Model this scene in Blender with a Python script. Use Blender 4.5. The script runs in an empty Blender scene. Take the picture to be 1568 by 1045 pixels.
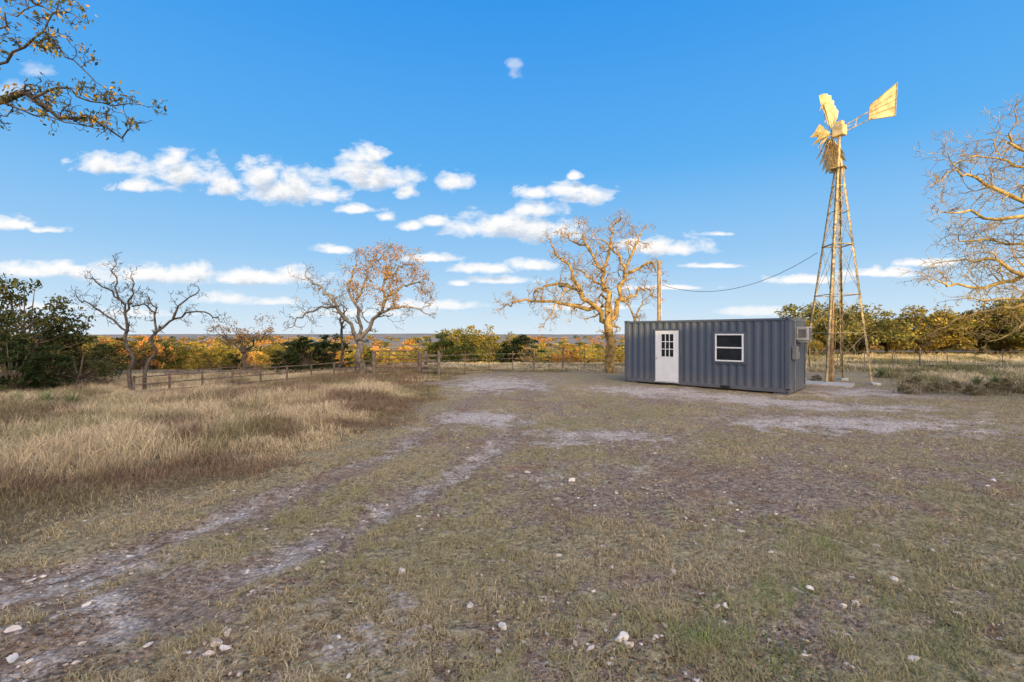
import bpy, math, random
import numpy as np
from mathutils import Vector, Matrix
random.seed(7); R=np.random.default_rng(11)
F=697.0; H=2.05
scene=bpy.context.scene
scene.view_settings.view_transform='Standard'
try: scene.view_settings.look='None'
except Exception: pass
scene.view_settings.exposure=0

def P(x,y,D):                     # survey of the site: direction + distance -> metres
    return Vector(((x-784)/F*D, D, H+(512-y)/F*D))
def G(x,y):
    D=F*H/(y-512); return ((x-784)/F*D, D)

# ---------------------------------------------------------------- noise
def _h(xi,yi,s):
    n=(xi.astype(np.int64)*374761393+yi.astype(np.int64)*668265263+s*1274126177)&0xffffffff
    n=((n^(n>>13))*1274126177)&0xffffffff
    n=((n^(n>>16))*2246822519)&0xffffffff
    n=n^(n>>15)
    return (n&0xffffff)/float(0xffffff)
def vn(x,y,s=0):
    x=np.asarray(x,float);y=np.asarray(y,float)
    xi=np.floor(x);yi=np.floor(y);fx=x-xi;fy=y-yi
    fx=fx*fx*(3-2*fx);fy=fy*fy*(3-2*fy)
    a=_h(xi,yi,s);b=_h(xi+1,yi,s);c=_h(xi,yi+1,s);d=_h(xi+1,yi+1,s)
    return (a*(1-fx)+b*fx)*(1-fy)+(c*(1-fx)+d*fx)*fy
def fbm(x,y,s=0,o=4):
    t=0;a=.5;tot=0
    for i in range(o):
        t=t+a*vn(x*2**i+17.3*i,y*2**i+5.1*i,s+i);tot+=a;a*=.55
    return t/tot
def ss(a,b,x):
    t=np.clip((x-a)/(b-a),0,1);return t*t*(3-2*t)

# ---------------------------------------------------------------- terrain
def edge(y): return np.interp(y,[0,4.5,5.9,8,11.2,16,19,22,26,60],[-5.9,-5.15,-4.2,-3.4,-2.5,-2.7,-3.6,-3.0,-1.5,-1.5])
def track(y): return np.interp(y,[2,3.7,5.4,8,11.2,16],[-4.5,-3.95,-3.05,-2.15,-1.55,-.9])
def track2(y): return np.interp(y,[2,3.2,4.25,5.8,8,11.2,16],[-3.4,-2.7,-2.05,-1.25,-.35,.2,.7])
def gz(x,y):
    x=np.asarray(x,float);y=np.asarray(y,float)
    z=(fbm(x*.35,y*.35,3,3)-.5)*.10*ss(60,10,np.abs(y))
    z=z-0.45*ss(-5,-17,x)*ss(9,17,y)
    nearm=ss(16,9,y)*ss(1,3,y)
    z=z-.035*nearm*(np.exp(-((x-track(y))/.28)**2)+np.exp(-((x-track2(y))/.28)**2))
    z=z+.10*ss(.2,1.6,edge(y)-x)*ss(20,12,y)*ss(1,3,y)
    right=ss(5,30,x-0.1*y)
    dd=np.maximum(y-32-right*28,0)
    z=z-(1-np.exp(-dd/140))*17
    z=z+ss(1400,3800,y)*(8+34*(fbm(x/900,y/1500,9,3)-.3))
    z=z+(fbm(x/60,y/60,5,3)-.5)*5*ss(60,300,y)
    shade_ridge=9.0+2.2*ss(16,7,x)+(fbm(x*.12,y*.1,14,3)-.5)*1.6  # unseen ridge behind the camera, added to shade the foreground and left trees
    z=z+shade_ridge*ss(-7,-28,y)
    return z
def masks(x,y):
    n1=fbm(x*.9,y*.9,21,4);n2=fbm(x*2.6,y*2.6,31,4)
    tall=ss(-.45,.45,edge(y)-x+(n1-.5)*1.7)*ss(2.0,3.2,y)
    tall=np.maximum(tall,ss(23,26,y+(n1-.5)*3))
    rg=ss(0,1,(x-(0.62*y+1.6*n1+2.8))*1.0)*ss(14.5,16.0,y+(n1-.5)*1.5)
    rg=rg*(1-ss(19,19.5,y)*ss(24,22,y)*0.5)
    tall=np.maximum(tall,rg*.95)
    grav=np.zeros_like(n1)
    wx=x+(n1-.5)*2.2;wy=y+(n2-.5)*1.6
    def blob(px,py,sx,sy,a,rot=0):
        cx,cy=G(px,py);c,s=math.cos(rot),math.sin(rot)
        u=((wx-cx)*c+(wy-cy)*s)/sx;v=(-(wx-cx)*s+(wy-cy)*c)/sy
        return a*np.exp(-(u*u+v*v))
    for b in [(760,588,2.2,2.6,.9),(750,640,1.3,1.1,1.0),(890,668,1.4,.6,.8),(1290,648,2.6,.9,1.15,-.15),(1330,625,3.0,.7,.85),
              (1000,600,2.2,1.3,1.0,-.6),(1150,612,3.0,1.2,1.0,-.75),(1320,602,3.0,1.3,.7),(60,895,.8,.26,.8,.5),(30,980,.4,.15,.4),
              (640,900,.7,.35,.25),(900,720,1.5,.5,.22),(1500,650,3.0,1.,.5)]:
        grav=np.maximum(grav,blob(*b))
    t1=track(y)+(n1-.5)*.35;t2=track2(y)+(n1-.5)*.35
    tk=np.exp(-((x-t1)/.22)**2)+np.exp(-((x-t2)/.24)**2)
    grav=np.maximum(grav,.42*tk*ss(14,7,y)*ss(.38,.6,n2+.08))
    n3=fbm(x*7,y*7,131,3)
    grav=np.clip(grav*1.25+((n2-.5)*1.3+(n3-.5)*1.3)*(grav>.05)-.18,0,1)*(1-tall)
    bare=np.exp(-((x-t1)/.30)**2)+np.exp(-((x-t2)/.34)**2)
    bare=bare+blob(1050,735,2.6,.9,.9)+blob(1250,760,1.2,.6,.5)+blob(880,800,.8,.8,.4)+blob(430,930,.7,.4,.5)
    strip=np.exp(-((x-(t1+t2)/2)/.30)**2)*ss(10,7,y)+ss(.1,.6,t1-x)*ss(12,9,y)
    gr=ss(.36,.56,n1*.70+n2*.30+(n3-.5)*.6-.20*np.clip(bare,0,1.2)+.13*np.clip(strip,0,1)+.035)*(1-grav)
    return grav,np.clip(gr,0,1),tall,n1,n2

def mesh_np(name,V,Fc,col=None,mat=None,smooth=False,attrs=None,parent=None):
    me=bpy.data.meshes.new(name);V=np.asarray(V,np.float32);Fc=np.asarray(Fc,np.int32)
    n=Fc.shape[1]
    me.vertices.add(len(V));me.vertices.foreach_set('co',V.ravel())
    me.loops.add(Fc.size);me.loops.foreach_set('vertex_index',Fc.ravel())
    me.polygons.add(len(Fc));me.polygons.foreach_set('loop_start',np.arange(0,Fc.size,n,dtype=np.int32))
    me.polygons.foreach_set('loop_total',np.full(len(Fc),n,np.int32))
    me.polygons.foreach_set('use_smooth',np.full(len(Fc),smooth,bool))
    if col is not None:
        a=me.attributes.new('Col','FLOAT_COLOR','POINT')
        c=np.ones((len(V),4),np.float32);c[:,:3]=col;a.data.foreach_set('color',c.ravel())
    for k,v in (attrs or {}).items():
        a=me.attributes.new(k,'FLOAT','POINT');a.data.foreach_set('value',np.asarray(v,np.float32).ravel())
    me.update(calc_edges=True)
    if mat: me.materials.append(mat)
    ob=bpy.data.objects.new(name,me);scene.collection.objects.link(ob)
    if parent: ob.parent=parent
    return ob

# ---------------------------------------------------------------- material helpers
def newmat(name):
    m=bpy.data.materials.new(name);m.use_nodes=True;nt=m.node_tree
    b=nt.nodes['Principled BSDF'];b.inputs['Roughness'].default_value=.85
    b.inputs['Specular IOR Level'].default_value=.2
    return m,nt,b
def N(nt,t,**k):
    n=nt.nodes.new(t)
    for a,v in k.items(): setattr(n,a,v)
    return n
def mixc(nt,f,a,b,bt='MIX'):
    n=N(nt,'ShaderNodeMix',data_type='RGBA',blend_type=bt)
    for i,v in ((0,f),(6,a),(7,b)):
        if isinstance(v,(int,float)): n.inputs[i].default_value=v
        elif isinstance(v,tuple): n.inputs[i].default_value=(*v,1)
        else: nt.links.new(v,n.inputs[i])
    return n.outputs[2]
def math_(nt,op,a,b=None,c=None,clamp=False):
    n=N(nt,'ShaderNodeMath',operation=op);n.use_clamp=clamp
    for i,v in enumerate((a,b,c)):
        if v is None: continue
        if isinstance(v,(int,float)): n.inputs[i].default_value=v
        else: nt.links.new(v,n.inputs[i])
    return n.outputs[0]
def noise(nt,scale,detail=3,rough=.6,vec=None,dist=0):
    n=N(nt,'ShaderNodeTexNoise');n.inputs['Scale'].default_value=scale;n.inputs['Detail'].default_value=detail
    n.inputs['Roughness'].default_value=rough;n.inputs['Distortion'].default_value=dist
    if vec is None:
        tc=N(nt,'ShaderNodeTexCoord');vec=tc.outputs['Object']
    nt.links.new(vec,n.inputs['Vector']);return n
def ramp(nt,f,stops):
    n=N(nt,'ShaderNodeValToRGB');e=n.color_ramp.elements
    while len(e)<len(stops): e.new(.5)
    for i,(p,c) in enumerate(stops):
        e[i].position=p;e[i].color=(*c,1) if isinstance(c,tuple) else (c,c,c,1)
    nt.links.new(f,n.inputs[0]);return n.outputs[0]
def simple(name,c1,c2,scale=4,rough=.7,spec=.3,metal=0,bump=0.0,bs=None):
    m,nt,b=newmat(name);n=noise(nt,scale)
    nt.links.new(ramp(nt,n.outputs[0],[(.35,c1),(.65,c2)]),b.inputs['Base Color'])
    b.inputs['Roughness'].default_value=rough;b.inputs['Specular IOR Level'].default_value=spec;b.inputs['Metallic'].default_value=metal
    if bump:
        bn=N(nt,'ShaderNodeBump');bn.inputs['Strength'].default_value=bump;bn.inputs['Distance'].default_value=.02
        n2=noise(nt,bs or scale*6,2);nt.links.new(n2.outputs[0],bn.inputs['Height']);nt.links.new(bn.outputs[0],b.inputs['Normal'])
    return m
def vcolmat(name,transl=.3,rough=.8,objrand=False):
    m,nt,b=newmat(name);a=N(nt,'ShaderNodeAttribute',attribute_name='Col');c=a.outputs['Color']
    if objrand:
        oi=N(nt,'ShaderNodeObjectInfo')
        c=mixc(nt,1.0,c,oi.outputs['Color'],'MULTIPLY')
    d=N(nt,'ShaderNodeBsdfDiffuse');nt.links.new(c,d.inputs['Color']);out=d.outputs[0]
    nt.nodes.remove(b)
    if transl:
        t=N(nt,'ShaderNodeBsdfTranslucent');nt.links.new(c,t.inputs['Color'])
        mx=N(nt,'ShaderNodeMixShader');mx.inputs[0].default_value=transl
        nt.links.new(out,mx.inputs[1]);nt.links.new(t.outputs[0],mx.inputs[2]);out=mx.outputs[0]
    nt.links.new(out,nt.nodes['Material Output'].inputs['Surface'])
    return m
M_grass=vcolmat('dry_grass_mat',0)
M_leaf=vcolmat('leaf_mat',.25,objrand=True)
M_rock=vcolmat('rock_mat',0)

# ---------------------------------------------------------------- ground
def axis_pos(a,dx,b,dx2,c,geo):
    v=list(np.arange(0,a,dx))+list(np.arange(a,b,dx2));s=dx2
    while v[-1]<c: s*=geo;v.append(v[-1]+s)
    return np.array(v)
xp=axis_pos(11,.05,34,.35,7000,1.13)
xs=np.concatenate([-xp[:0:-1],xp])
ys=[-400,-200,-120,-80]+list(np.arange(-60,0,2.0))+list(np.arange(0,2,.25))+list(np.arange(2,11,.04))+list(np.arange(11,26,.14))+list(np.arange(26,50,.5))
s=.5
while ys[-1]<6500: s*=1.09;ys.append(ys[-1]+s)
ys=np.array(ys)
XX,YY=np.meshgrid(xs,ys)
grav,gr,tall,n1,n2=masks(XX,YY)
near=ss(30,12,YY)*(YY>0)
ZZ=gz(XX,YY)+near*((n2-.5)*.05+(fbm(XX*9,YY*9,77,3)-.5)*.05)
nx=len(xs);ny=len(ys)
idx=np.arange(nx*ny).reshape(ny,nx)
Fq=np.stack([idx[:-1,:-1],idx[:-1,1:],idx[1:,1:],idx[1:,:-1]],-1).reshape(-1,4)
m,nt,b=newmat('ground_mat')
tc=N(nt,'ShaderNodeTexCoord').outputs['Object']
def att(n): return N(nt,'ShaderNodeAttribute',attribute_name=n).outputs['Fac']
nf=noise(nt,15,5,.8,tc);nm=noise(nt,1.1,3,.6,tc)
dirt=ramp(nt,nf.outputs[0],[(.33,(.105,.076,.052)),(.5,(.305,.235,.175)),(.66,(.53,.445,.36))])
red=mixc(nt,ramp(nt,nm.outputs[0],[(.50,0.),(.66,.6)]),dirt,(.27,.155,.085))
grc=ramp(nt,nf.outputs[0],[(.33,(.125,.105,.05)),(.5,(.345,.295,.165)),(.66,(.56,.485,.30))])
gf=math_(nt,'ADD',att('gr'),math_(nt,'MULTIPLY',math_(nt,'SUBTRACT',nf.outputs[0],.5),2.2))
gf=math_(nt,'MULTIPLY',gf,.9,clamp=True)
c=mixc(nt,gf,red,grc)
vo=N(nt,'ShaderNodeTexVoronoi');vo.inputs['Scale'].default_value=30;nt.links.new(tc,vo.inputs['Vector'])
sep=N(nt,'ShaderNodeSeparateColor');nt.links.new(vo.outputs['Color'],sep.inputs[0])
gv=ramp(nt,sep.outputs[0],[(.0,(.46,.39,.32)),(.5,(.72,.65,.57)),(1,(.88,.83,.75))])
gv=mixc(nt,ramp(nt,vo.outputs['Distance'],[(.35,0.),(.75,.7)]),gv,(.27,.21,.16))
gvf=math_(nt,'ADD',math_(nt,'MULTIPLY',att('grav'),1.25),math_(nt,'MULTIPLY',math_(nt,'SUBTRACT',nf.outputs[0],.55),2.4))
gvf=math_(nt,'MULTIPLY',gvf,ramp(nt,att('grav'),[(0,0.),(.15,1.)]),clamp=True)
c=mixc(nt,gvf,c,gv)
pm=math_(nt,'MULTIPLY',ramp(nt,sep.outputs[1],[(.84,0.),(.86,1.)]),ramp(nt,vo.outputs['Distance'],[(.28,1.),(.4,0.)]))
pm=math_(nt,'MULTIPLY',pm,math_(nt,'SUBTRACT',1,att('tall'),clamp=True))
c=mixc(nt,math_(nt,'MULTIPLY',pm,.6),c,ramp(nt,sep.outputs[2],[(0,(.36,.29,.23)),(1,(.70,.64,.57))]))
tcg=ramp(nt,nf.outputs[0],[(.33,(.09,.07,.042)),(.55,(.24,.195,.12)),(.7,(.44,.37,.23))])
c=mixc(nt,att('tall'),c,tcg)
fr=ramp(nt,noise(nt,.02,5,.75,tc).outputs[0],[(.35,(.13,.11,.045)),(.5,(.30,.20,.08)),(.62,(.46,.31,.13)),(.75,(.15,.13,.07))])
fr2=ramp(nt,noise(nt,.004,5,.75,tc).outputs[0],[(.4,(.16,.19,.21)),(.6,(.30,.26,.21))])  # bluish far-forest tone, with distance haze put into the colour
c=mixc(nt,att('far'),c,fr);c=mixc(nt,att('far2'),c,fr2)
nt.links.new(c,b.inputs['Base Color']);b.inputs['Roughness'].default_value=.95;b.inputs['Specular IOR Level'].default_value=.05
hh=math_(nt,'ADD',nf.outputs[0],math_(nt,'MULTIPLY',pm,.4))
hh=math_(nt,'SUBTRACT',hh,math_(nt,'MULTIPLY',vo.outputs['Distance'],.45))
bp=N(nt,'ShaderNodeBump');bp.inputs['Strength'].default_value=1.0;bp.inputs['Distance'].default_value=.05
nt.links.new(hh,bp.inputs['Height']);nt.links.new(bp.outputs[0],b.inputs['Normal'])
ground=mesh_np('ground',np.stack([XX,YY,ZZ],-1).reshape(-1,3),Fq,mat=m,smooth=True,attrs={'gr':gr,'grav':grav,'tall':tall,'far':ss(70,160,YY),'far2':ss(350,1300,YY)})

# ---------------------------------------------------------------- grass blades
def blades(P0,h,w,lean,col,tipcol=None):
    n=len(P0);a=R.uniform(0,2*np.pi,n);wd=np.stack([np.cos(a),np.sin(a),0*a],-1)*w[:,None]*.5
    b=R.uniform(0,2*np.pi,n);ld=np.stack([np.cos(b),np.sin(b),0*b],-1)*(lean*h)[:,None]
    up=np.zeros((n,3));up[:,2]=h
    mid=P0+ld*.3+up*.55;tip=P0+ld+up*(1-.3*lean[:,None])
    V=np.stack([P0-wd,P0+wd,mid-wd*.8,mid+wd*.8,tip],1).reshape(-1,3)
    k=np.arange(n)[:,None]*5
    Fc=np.concatenate([k+[0,1,3],k+[0,3,2],k+[2,3,4]],0)
    if tipcol is None: tipcol=col
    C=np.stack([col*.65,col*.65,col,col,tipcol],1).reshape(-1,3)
    return V,Fc,C
def field(name,P0,h,w,lean,col,tip=None):
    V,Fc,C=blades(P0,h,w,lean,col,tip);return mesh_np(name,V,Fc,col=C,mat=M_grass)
n=680000
y=2.2+ (R.random(n)**1.6)*16; x=R.uniform(-1.2,1.2,n)*(y+.3)
g1,g2,g3,m1,m2=masks(x,y)
fine=fbm(x*5,y*5,55,3)
keep=(R.random(n)<np.clip(g2*1.05+.05-g1,0,1)*ss(.36,.58,fine))&(g3<.8)
x=x[keep];y=y[keep];m1=m1[keep]
n=len(x);z=gz(x,y)+.0
h=R.uniform(.012,.055,n)*(1+.9*(R.random(n)<.10));w=R.uniform(.002,.004,n)*(1+y*.16)
t=R.random(n)[:,None];gg=(ss(.44,.64,fbm(x*.7+50,y*.7,91,3))[:,None])*.6
tan=np.array([.66,.57,.37])*(1-t)+np.array([.28,.22,.13])*t
grn=np.array([.22,.25,.10])*(1-t)+np.array([.40,.39,.20])*t
col=tan*(1-gg)+grn*gg
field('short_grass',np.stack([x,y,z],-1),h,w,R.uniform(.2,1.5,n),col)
n=60000;y=2.2+R.random(n)**1.5*12;x=R.uniform(-1.15,1.15,n)*y
a1,a2,a3,_,_=masks(x,y);k=(R.random(n)<(ss(.45,.62,fbm(x*2.2,y*2.2,171,3))+.12)*(1-a1*.6)*(1-a3));x=x[k];y=y[k];n=len(x)
def tufts(name,cx,cy,per,hfun,cfun,spread=.09,wbase=.004):
    n=len(cx);k=np.repeat(np.arange(n),per)
    ox=R.normal(0,spread,n*per);oy=R.normal(0,spread,n*per)
    x=cx[k]+ox;y=cy[k]+oy
    hb=hfun(cx,cy)*R.uniform(.5,1.35,n)
    h=hb[k]*R.uniform(.4,1.1,n*per)
    col=cfun(cx,cy)[k]*R.uniform(.5,1.3,(n*per,1))
    tipc=col*1.2+.02
    w=wbase*R.uniform(.7,1.3,n*per)*(1+.13*y)
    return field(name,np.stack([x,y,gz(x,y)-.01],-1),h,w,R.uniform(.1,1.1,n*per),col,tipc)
def leafcards(p,size,cols,shade=None,flat=1.0):
    n=len(p);a=R.normal(0,1,(n,3));a[:,2]*=flat;a/=np.linalg.norm(a,axis=1)[:,None]
    q=R.normal(0,1,(n,3));
    if flat<1: q[:,:2]*=.35
    b=np.cross(a,q);b/=np.linalg.norm(b,axis=1)[:,None]
    s=(size*R.uniform(.6,1.3,n))[:,None]
    V=np.stack([p-a*s,p-b*s*.45,p+a*s,p+b*s*.45],1).reshape(-1,3)
    Fc=np.arange(n*4).reshape(-1,4)
    c=cols[R.integers(0,len(cols),n)]*R.uniform(.7,1.3,(n,1))
    if shade is not None: c=c*shade[:,None]
    return V,Fc,np.repeat(c,4,0)
V,Fc,C=leafcards(np.stack([x,y,gz(x,y)+.012],-1),.012,np.array([(.14,.085,.045),(.08,.06,.04),(.26,.16,.08),(.42,.33,.2),(.07,.055,.04)]),flat=.2)
mesh_np('leaf_litter',V,Fc,col=C,mat=M_grass)
n=17000
cy=3.2+R.random(n)**.75*24; cx=-1.22*cy+R.random(n)*(1.22*cy-1.0)
_,_,tt,q1,q2=masks(cx,cy)
k=(tt>.12)&(R.random(n)<tt*ss(.28,.55,fbm(cx*1.5,cy*1.5,141,3)+.08))&(cx<edge(cy)+1.2);cx=cx[k];cy=cy[k]
def hf(x,y): return (.08+.26*ss(0,2.6,edge(y)-x))*(.4+1.2*fbm(x*.7,y*.7,44,3))*(1-.15*ss(10,4,y))
def cf(x,y):
    a=ss(.40,.54,fbm(x*.45,y*.6,61,3))[:,None];b=ss(.50,.64,fbm(x*.8,y*.8,71,3))[:,None]
    c=np.array([.62,.51,.33])*(1-a)+np.array([.27,.19,.13])*a
    return c*(1-b*.5)+np.array([.25,.25,.12])*b*.5
tufts('dry_grass_meadow',cx,cy,26,hf,cf)
n=9000
cy=14.5+R.random(n)**.8*34; cx=R.uniform(-.25,1.22,n)*cy
_,_,tt,q1,q2=masks(cx,cy)
C0=np.array([9.33,15.3]);
k=(tt>.4)
lx=(cx-C0[0])*.724+(cy-C0[1])*-.689; ly=(cx-C0[0])*.689+(cy-C0[1])*.724
k&=~((lx>-7)&(lx<1.2)&(ly>-.6)&(ly<3.2))
cx=cx[k];cy=cy[k]
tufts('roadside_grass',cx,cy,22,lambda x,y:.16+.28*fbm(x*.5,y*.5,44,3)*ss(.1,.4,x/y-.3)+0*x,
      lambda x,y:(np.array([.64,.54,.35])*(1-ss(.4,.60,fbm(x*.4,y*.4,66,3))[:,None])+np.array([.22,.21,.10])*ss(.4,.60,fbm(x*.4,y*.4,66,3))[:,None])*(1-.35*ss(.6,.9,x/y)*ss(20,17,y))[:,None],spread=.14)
px=[(1180,905,1),(1160,930,1),(1215,915,1),(1100,950,1),(1180,1010,1),(1440,800,0),(1430,850,0),(1480,880,0),(600,985,0),(1330,930,0),(1060,985,1),(1540,760,0),(1300,1000,0),(980,880,0),(1500,960,0),(280,800,0),(700,900,0),(880,960,0),
 (420,690,0),(520,700,0),(560,660,0),(600,630,0),(640,610,0),(230,800,0),(1250,840,1),(1380,960,1),(1450,1020,1),(1530,900,0),(1350,780,0)]
cx=[];cy=[];cc=[]
for a,b_,g in px:
    X,Y=G(a,b_)
    for i in range(6):
        cx.append(X+random.gauss(0,.15));cy.append(Y+random.gauss(0,.12));cc.append((.25,.35,.10) if g else (.54,.46,.27))
cc=np.array(cc)
tufts('grass_tufts',np.array(cx),np.array(cy),45,lambda x,y:.09+0*x,lambda x,y:cc,spread=.08,wbase=.002)

# ---------------------------------------------------------------- rocks
def ico(sub):
    import bmesh
    bm=bmesh.new();bmesh.ops.create_icosphere(bm,subdivisions=sub,radius=1)
    V=np.array([v.co[:] for v in bm.verts]);Fc=np.array([[v.index for v in f.verts] for f in bm.faces]);bm.free();return V,Fc
def rocks(name,x,y,s,sub,tint):
    V0,F0=ico(sub);n=len(x);nv=len(V0)
    V=V0[None]*R.uniform(.9,1.12,(n,nv,1))
    for _ in range(8):
        d=R.normal(0,1,(n,1,3));d/=np.linalg.norm(d,axis=2,keepdims=True)
        e=np.maximum((V*d).sum(2,keepdims=True)-R.uniform(.25,.8,(n,1,1)),0);V=V-e*d
    sc=np.stack([R.uniform(.7,1.9,n),R.uniform(.6,1.1,n),R.uniform(.35,.7,n)],-1)*s[:,None]
    V=V*sc[:,None,:];a=R.uniform(0,6.28,n);c,s_=np.cos(a)[:,None],np.sin(a)[:,None]
    X=V[...,0]*c-V[...,1]*s_;Y=V[...,0]*s_+V[...,1]*c;Z=V[...,2]
    zz=gz(x,y)[:,None]
    V=np.stack([X+x[:,None],Y+y[:,None],Z+zz+sc[:,2:3]*.3],-1).reshape(-1,3)
    Fc=(F0[None]+np.arange(n)[:,None,None]*nv).reshape(-1,3)
    C=np.repeat(tint,nv,0)*R.uniform(.85,1.1,(n*nv,1))
    return mesh_np(name,V,Fc,col=C,mat=M_rock)
n=18000;y=2.2+R.random(n)**1.5*16;x=R.uniform(-1.15,1.15,n)*y
a1,a2,a3,_,q=masks(x,y);k=(a3<.3)&(R.random(n)<.15+1.0*a1+.5*(fbm(x*1.2,y*1.2,8,2)>.53)*(1-a2)-.05*a2);x=x[k];y=y[k];n=len(x)
t=R.random((n,1))
rocks('gravel',x,y,R.uniform(.006,.018,n)*(1+.7*(R.random(n)<.14)),1,np.array([.36,.29,.23])*(1-t)+np.array([.72,.66,.59])*t)
n=330;y=2.4+R.random(n)**1.3*10;x=R.uniform(-1.05,1.1,n)*y
a1,a2,a3,_,_=masks(x,y);k=a3<.2;x=x[k];y=y[k];n=len(x)
sz=R.uniform(.014,.034,n);t=R.random((n,1))
big=[(950,980,.085),(965,990,.05),(20,972,.09),(15,1010,.06),(615,877,.05),(330,990,.045),(350,975,.045),(345,998,.045),(380,873,.045),(320,1005,.04),(720,930,.045),(770,962,.04),(716,730,.07),(876,735,.09),(912,775,.06),(808,722,.06),(1030,876,.04),(1180,850,.04),(1290,930,.05),(1465,940,.055),(1370,888,.04),(1120,775,.05),(1240,903,.04),(1310,922,.035),(495,865,.04),(1400,1010,.05),(640,790,.04),(1520,735,.06),(200,845,.04),(1110,930,.04),(1390,860,.03)]
bx=[];by=[];bs=[]
for a,b_,s_ in big:
    X,Y=G(a,b_);bx.append(X);by.append(Y);bs.append(s_*.85)
x=np.r_[x,bx];y=np.r_[y,by];sz=np.r_[sz,bs];t=np.r_[t,R.uniform(.6,1,(len(bx),1))]
rocks('limestone_rocks',x,y,sz,2,np.array([.42,.34,.27])*(1-t)+np.array([.72,.67,.60])*t)

# ---------------------------------------------------------------- trees
M_bark=simple('bark_mat',(.15,.10,.045),(.42,.30,.125),5,.9,.1,bump=.5)
M_barkd=simple('dark_bark_mat',(.055,.046,.038),(.14,.12,.10),6,.9,.1,bump=.5)
class Tree:
    def __init__(s): s.V=[];s.F=[];s.L=[]
    def tube(s,pts,rad,k=5):
        base=len(s.V);n=len(pts);prev=None
        for i,p in enumerate(pts):
            d=(pts[min(i+1,n-1)]-pts[max(i-1,0)]);
            if d.length<1e-6: d=Vector((0,0,1))
            d.normalize()
            if prev is None: a=d.orthogonal().normalized()
            else:
                a=prev-d*prev.dot(d)
                a=a.normalized() if a.length>1e-5 else d.orthogonal().normalized()
            prev=a;b=d.cross(a)
            for j in range(k):
                t=6.28318*j/k;s.V.append(p+(a*math.cos(t)+b*math.sin(t))*rad[i])
        for i in range(n-1):
            for j in range(k):
                a0=base+i*k+j;a1=base+i*k+(j+1)%k
                s.F.append((a0,a1,a1+k,a0+k))
    def grow(s,p,d,ln,r,lev,rng,o):
        n=5 if lev<2 else 4
        pts=[p.copy()];rad=[r];seg=ln/n;dd=d.normalized()
        for i in range(n):
            j=o['kink']
            dd=(dd+Vector((rng.gauss(0,j),rng.gauss(0,j),rng.gauss(0,j)+o['up']))).normalized()
            p=pts[-1]+dd*seg;pts.append(p);rad.append(max(r*(1-(i+1)/n*.65),o['rmin']))
        s.tube(pts,rad,5 if r>.03 else (4 if r>.012 else 3))
        if lev>=o['maxlev']:
            s.L.append(pts[-1]);s.L.append(pts[-2]);return
        nc=o['nc'][min(lev,len(o['nc'])-1)]
        for i in range(nc):
            t=rng.uniform(.2,1) if i else 1.0
            f=t*n;i0=min(int(f),n-1);q=pts[i0].lerp(pts[i0+1],f-i0)
            side=Vector((rng.gauss(0,1),rng.gauss(0,1),rng.gauss(0,.8)))
            ax=(pts[i0+1]-pts[i0]).normalized();side=(side-ax*side.dot(ax)).normalized()
            nd=(ax*rng.uniform(.25,1.0)+side*rng.uniform(.6,1)).normalized()
            s.grow(q,nd,ln*rng.uniform(.42,.78),max(rad[i0]*.6,o['rmin']),lev+1,rng,o)
    def limb(s,pts,r0,r1,rng,o,dens=2.2,sub=1.3,start=.25,k=7):
        P_=[]
        for i in range(len(pts)-1):
            for t in (0,.34,.67): P_.append(pts[i].lerp(pts[i+1],t))
        P_.append(pts[-1]);L=sum((P_[i+1]-P_[i]).length for i in range(len(P_)-1))
        for i in range(1,len(P_)-1):
            w=o.get('gn',.065)*L/len(P_)*3
            P_[i]=P_[i]+Vector((rng.gauss(0,w),rng.gauss(0,w),rng.gauss(0,w)))
        n=len(P_);rad=[r0+(r1-r0)*(i/(n-1))**.8 for i in range(n)]
        s.tube(P_,rad,k)
        cnt=int(L*dens)
        for c in range(cnt):
            t=start+(1-start)*(c+rng.random())/cnt;f=t*(n-1);i0=min(int(f),n-2);q=P_[i0].lerp(P_[i0+1],f-i0)
            ax=(P_[i0+1]-P_[i0]).normalized();side=Vector((rng.gauss(0,1),rng.gauss(0,1),rng.gauss(.25,1)));side=(side-ax*side.dot(ax)).normalized()
            nd=(ax*rng.uniform(.1,.8)+side).normalized()
            s.grow(q,nd,sub*rng.uniform(.5,1.15),max(rad[i0]*.42,o['rmin']*1.5),1,rng,o)
        s.grow(P_[-1],(P_[-1]-P_[-2]),sub*.8,rad[-1]*.9,1,rng,o)
    def finish(s,name,bark,leaf=None):
        ob=bpy.data.objects.new(name,None);scene.collection.objects.link(ob)
        w=mesh_np('trunk_and_branches',np.array([v[:] for v in s.V]),np.array(s.F),mat=bark,smooth=True,parent=ob)
        if leaf is not None and len(leaf[0]):
            pts,per,size,spread,cols=leaf
            pts=np.array(pts);k=np.repeat(np.arange(len(pts)),per);p=pts[k]+R.normal(0,spread,(len(k),3))
            V,Fc,C=leafcards(p,size,np.array(cols));mesh_np('leaves',V,Fc,col=C,mat=M_leaf,parent=ob)
        return ob
def Lp(pts,D,rng,dj=.8):
    out=[];off=0
    for i,q in enumerate(pts):
        if i: off+=rng.uniform(-dj,dj)*.7
        out.append(P(q[0],q[1],D+off if i else D+(q[2] if len(q)>2 else 0)))
    return out
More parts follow.
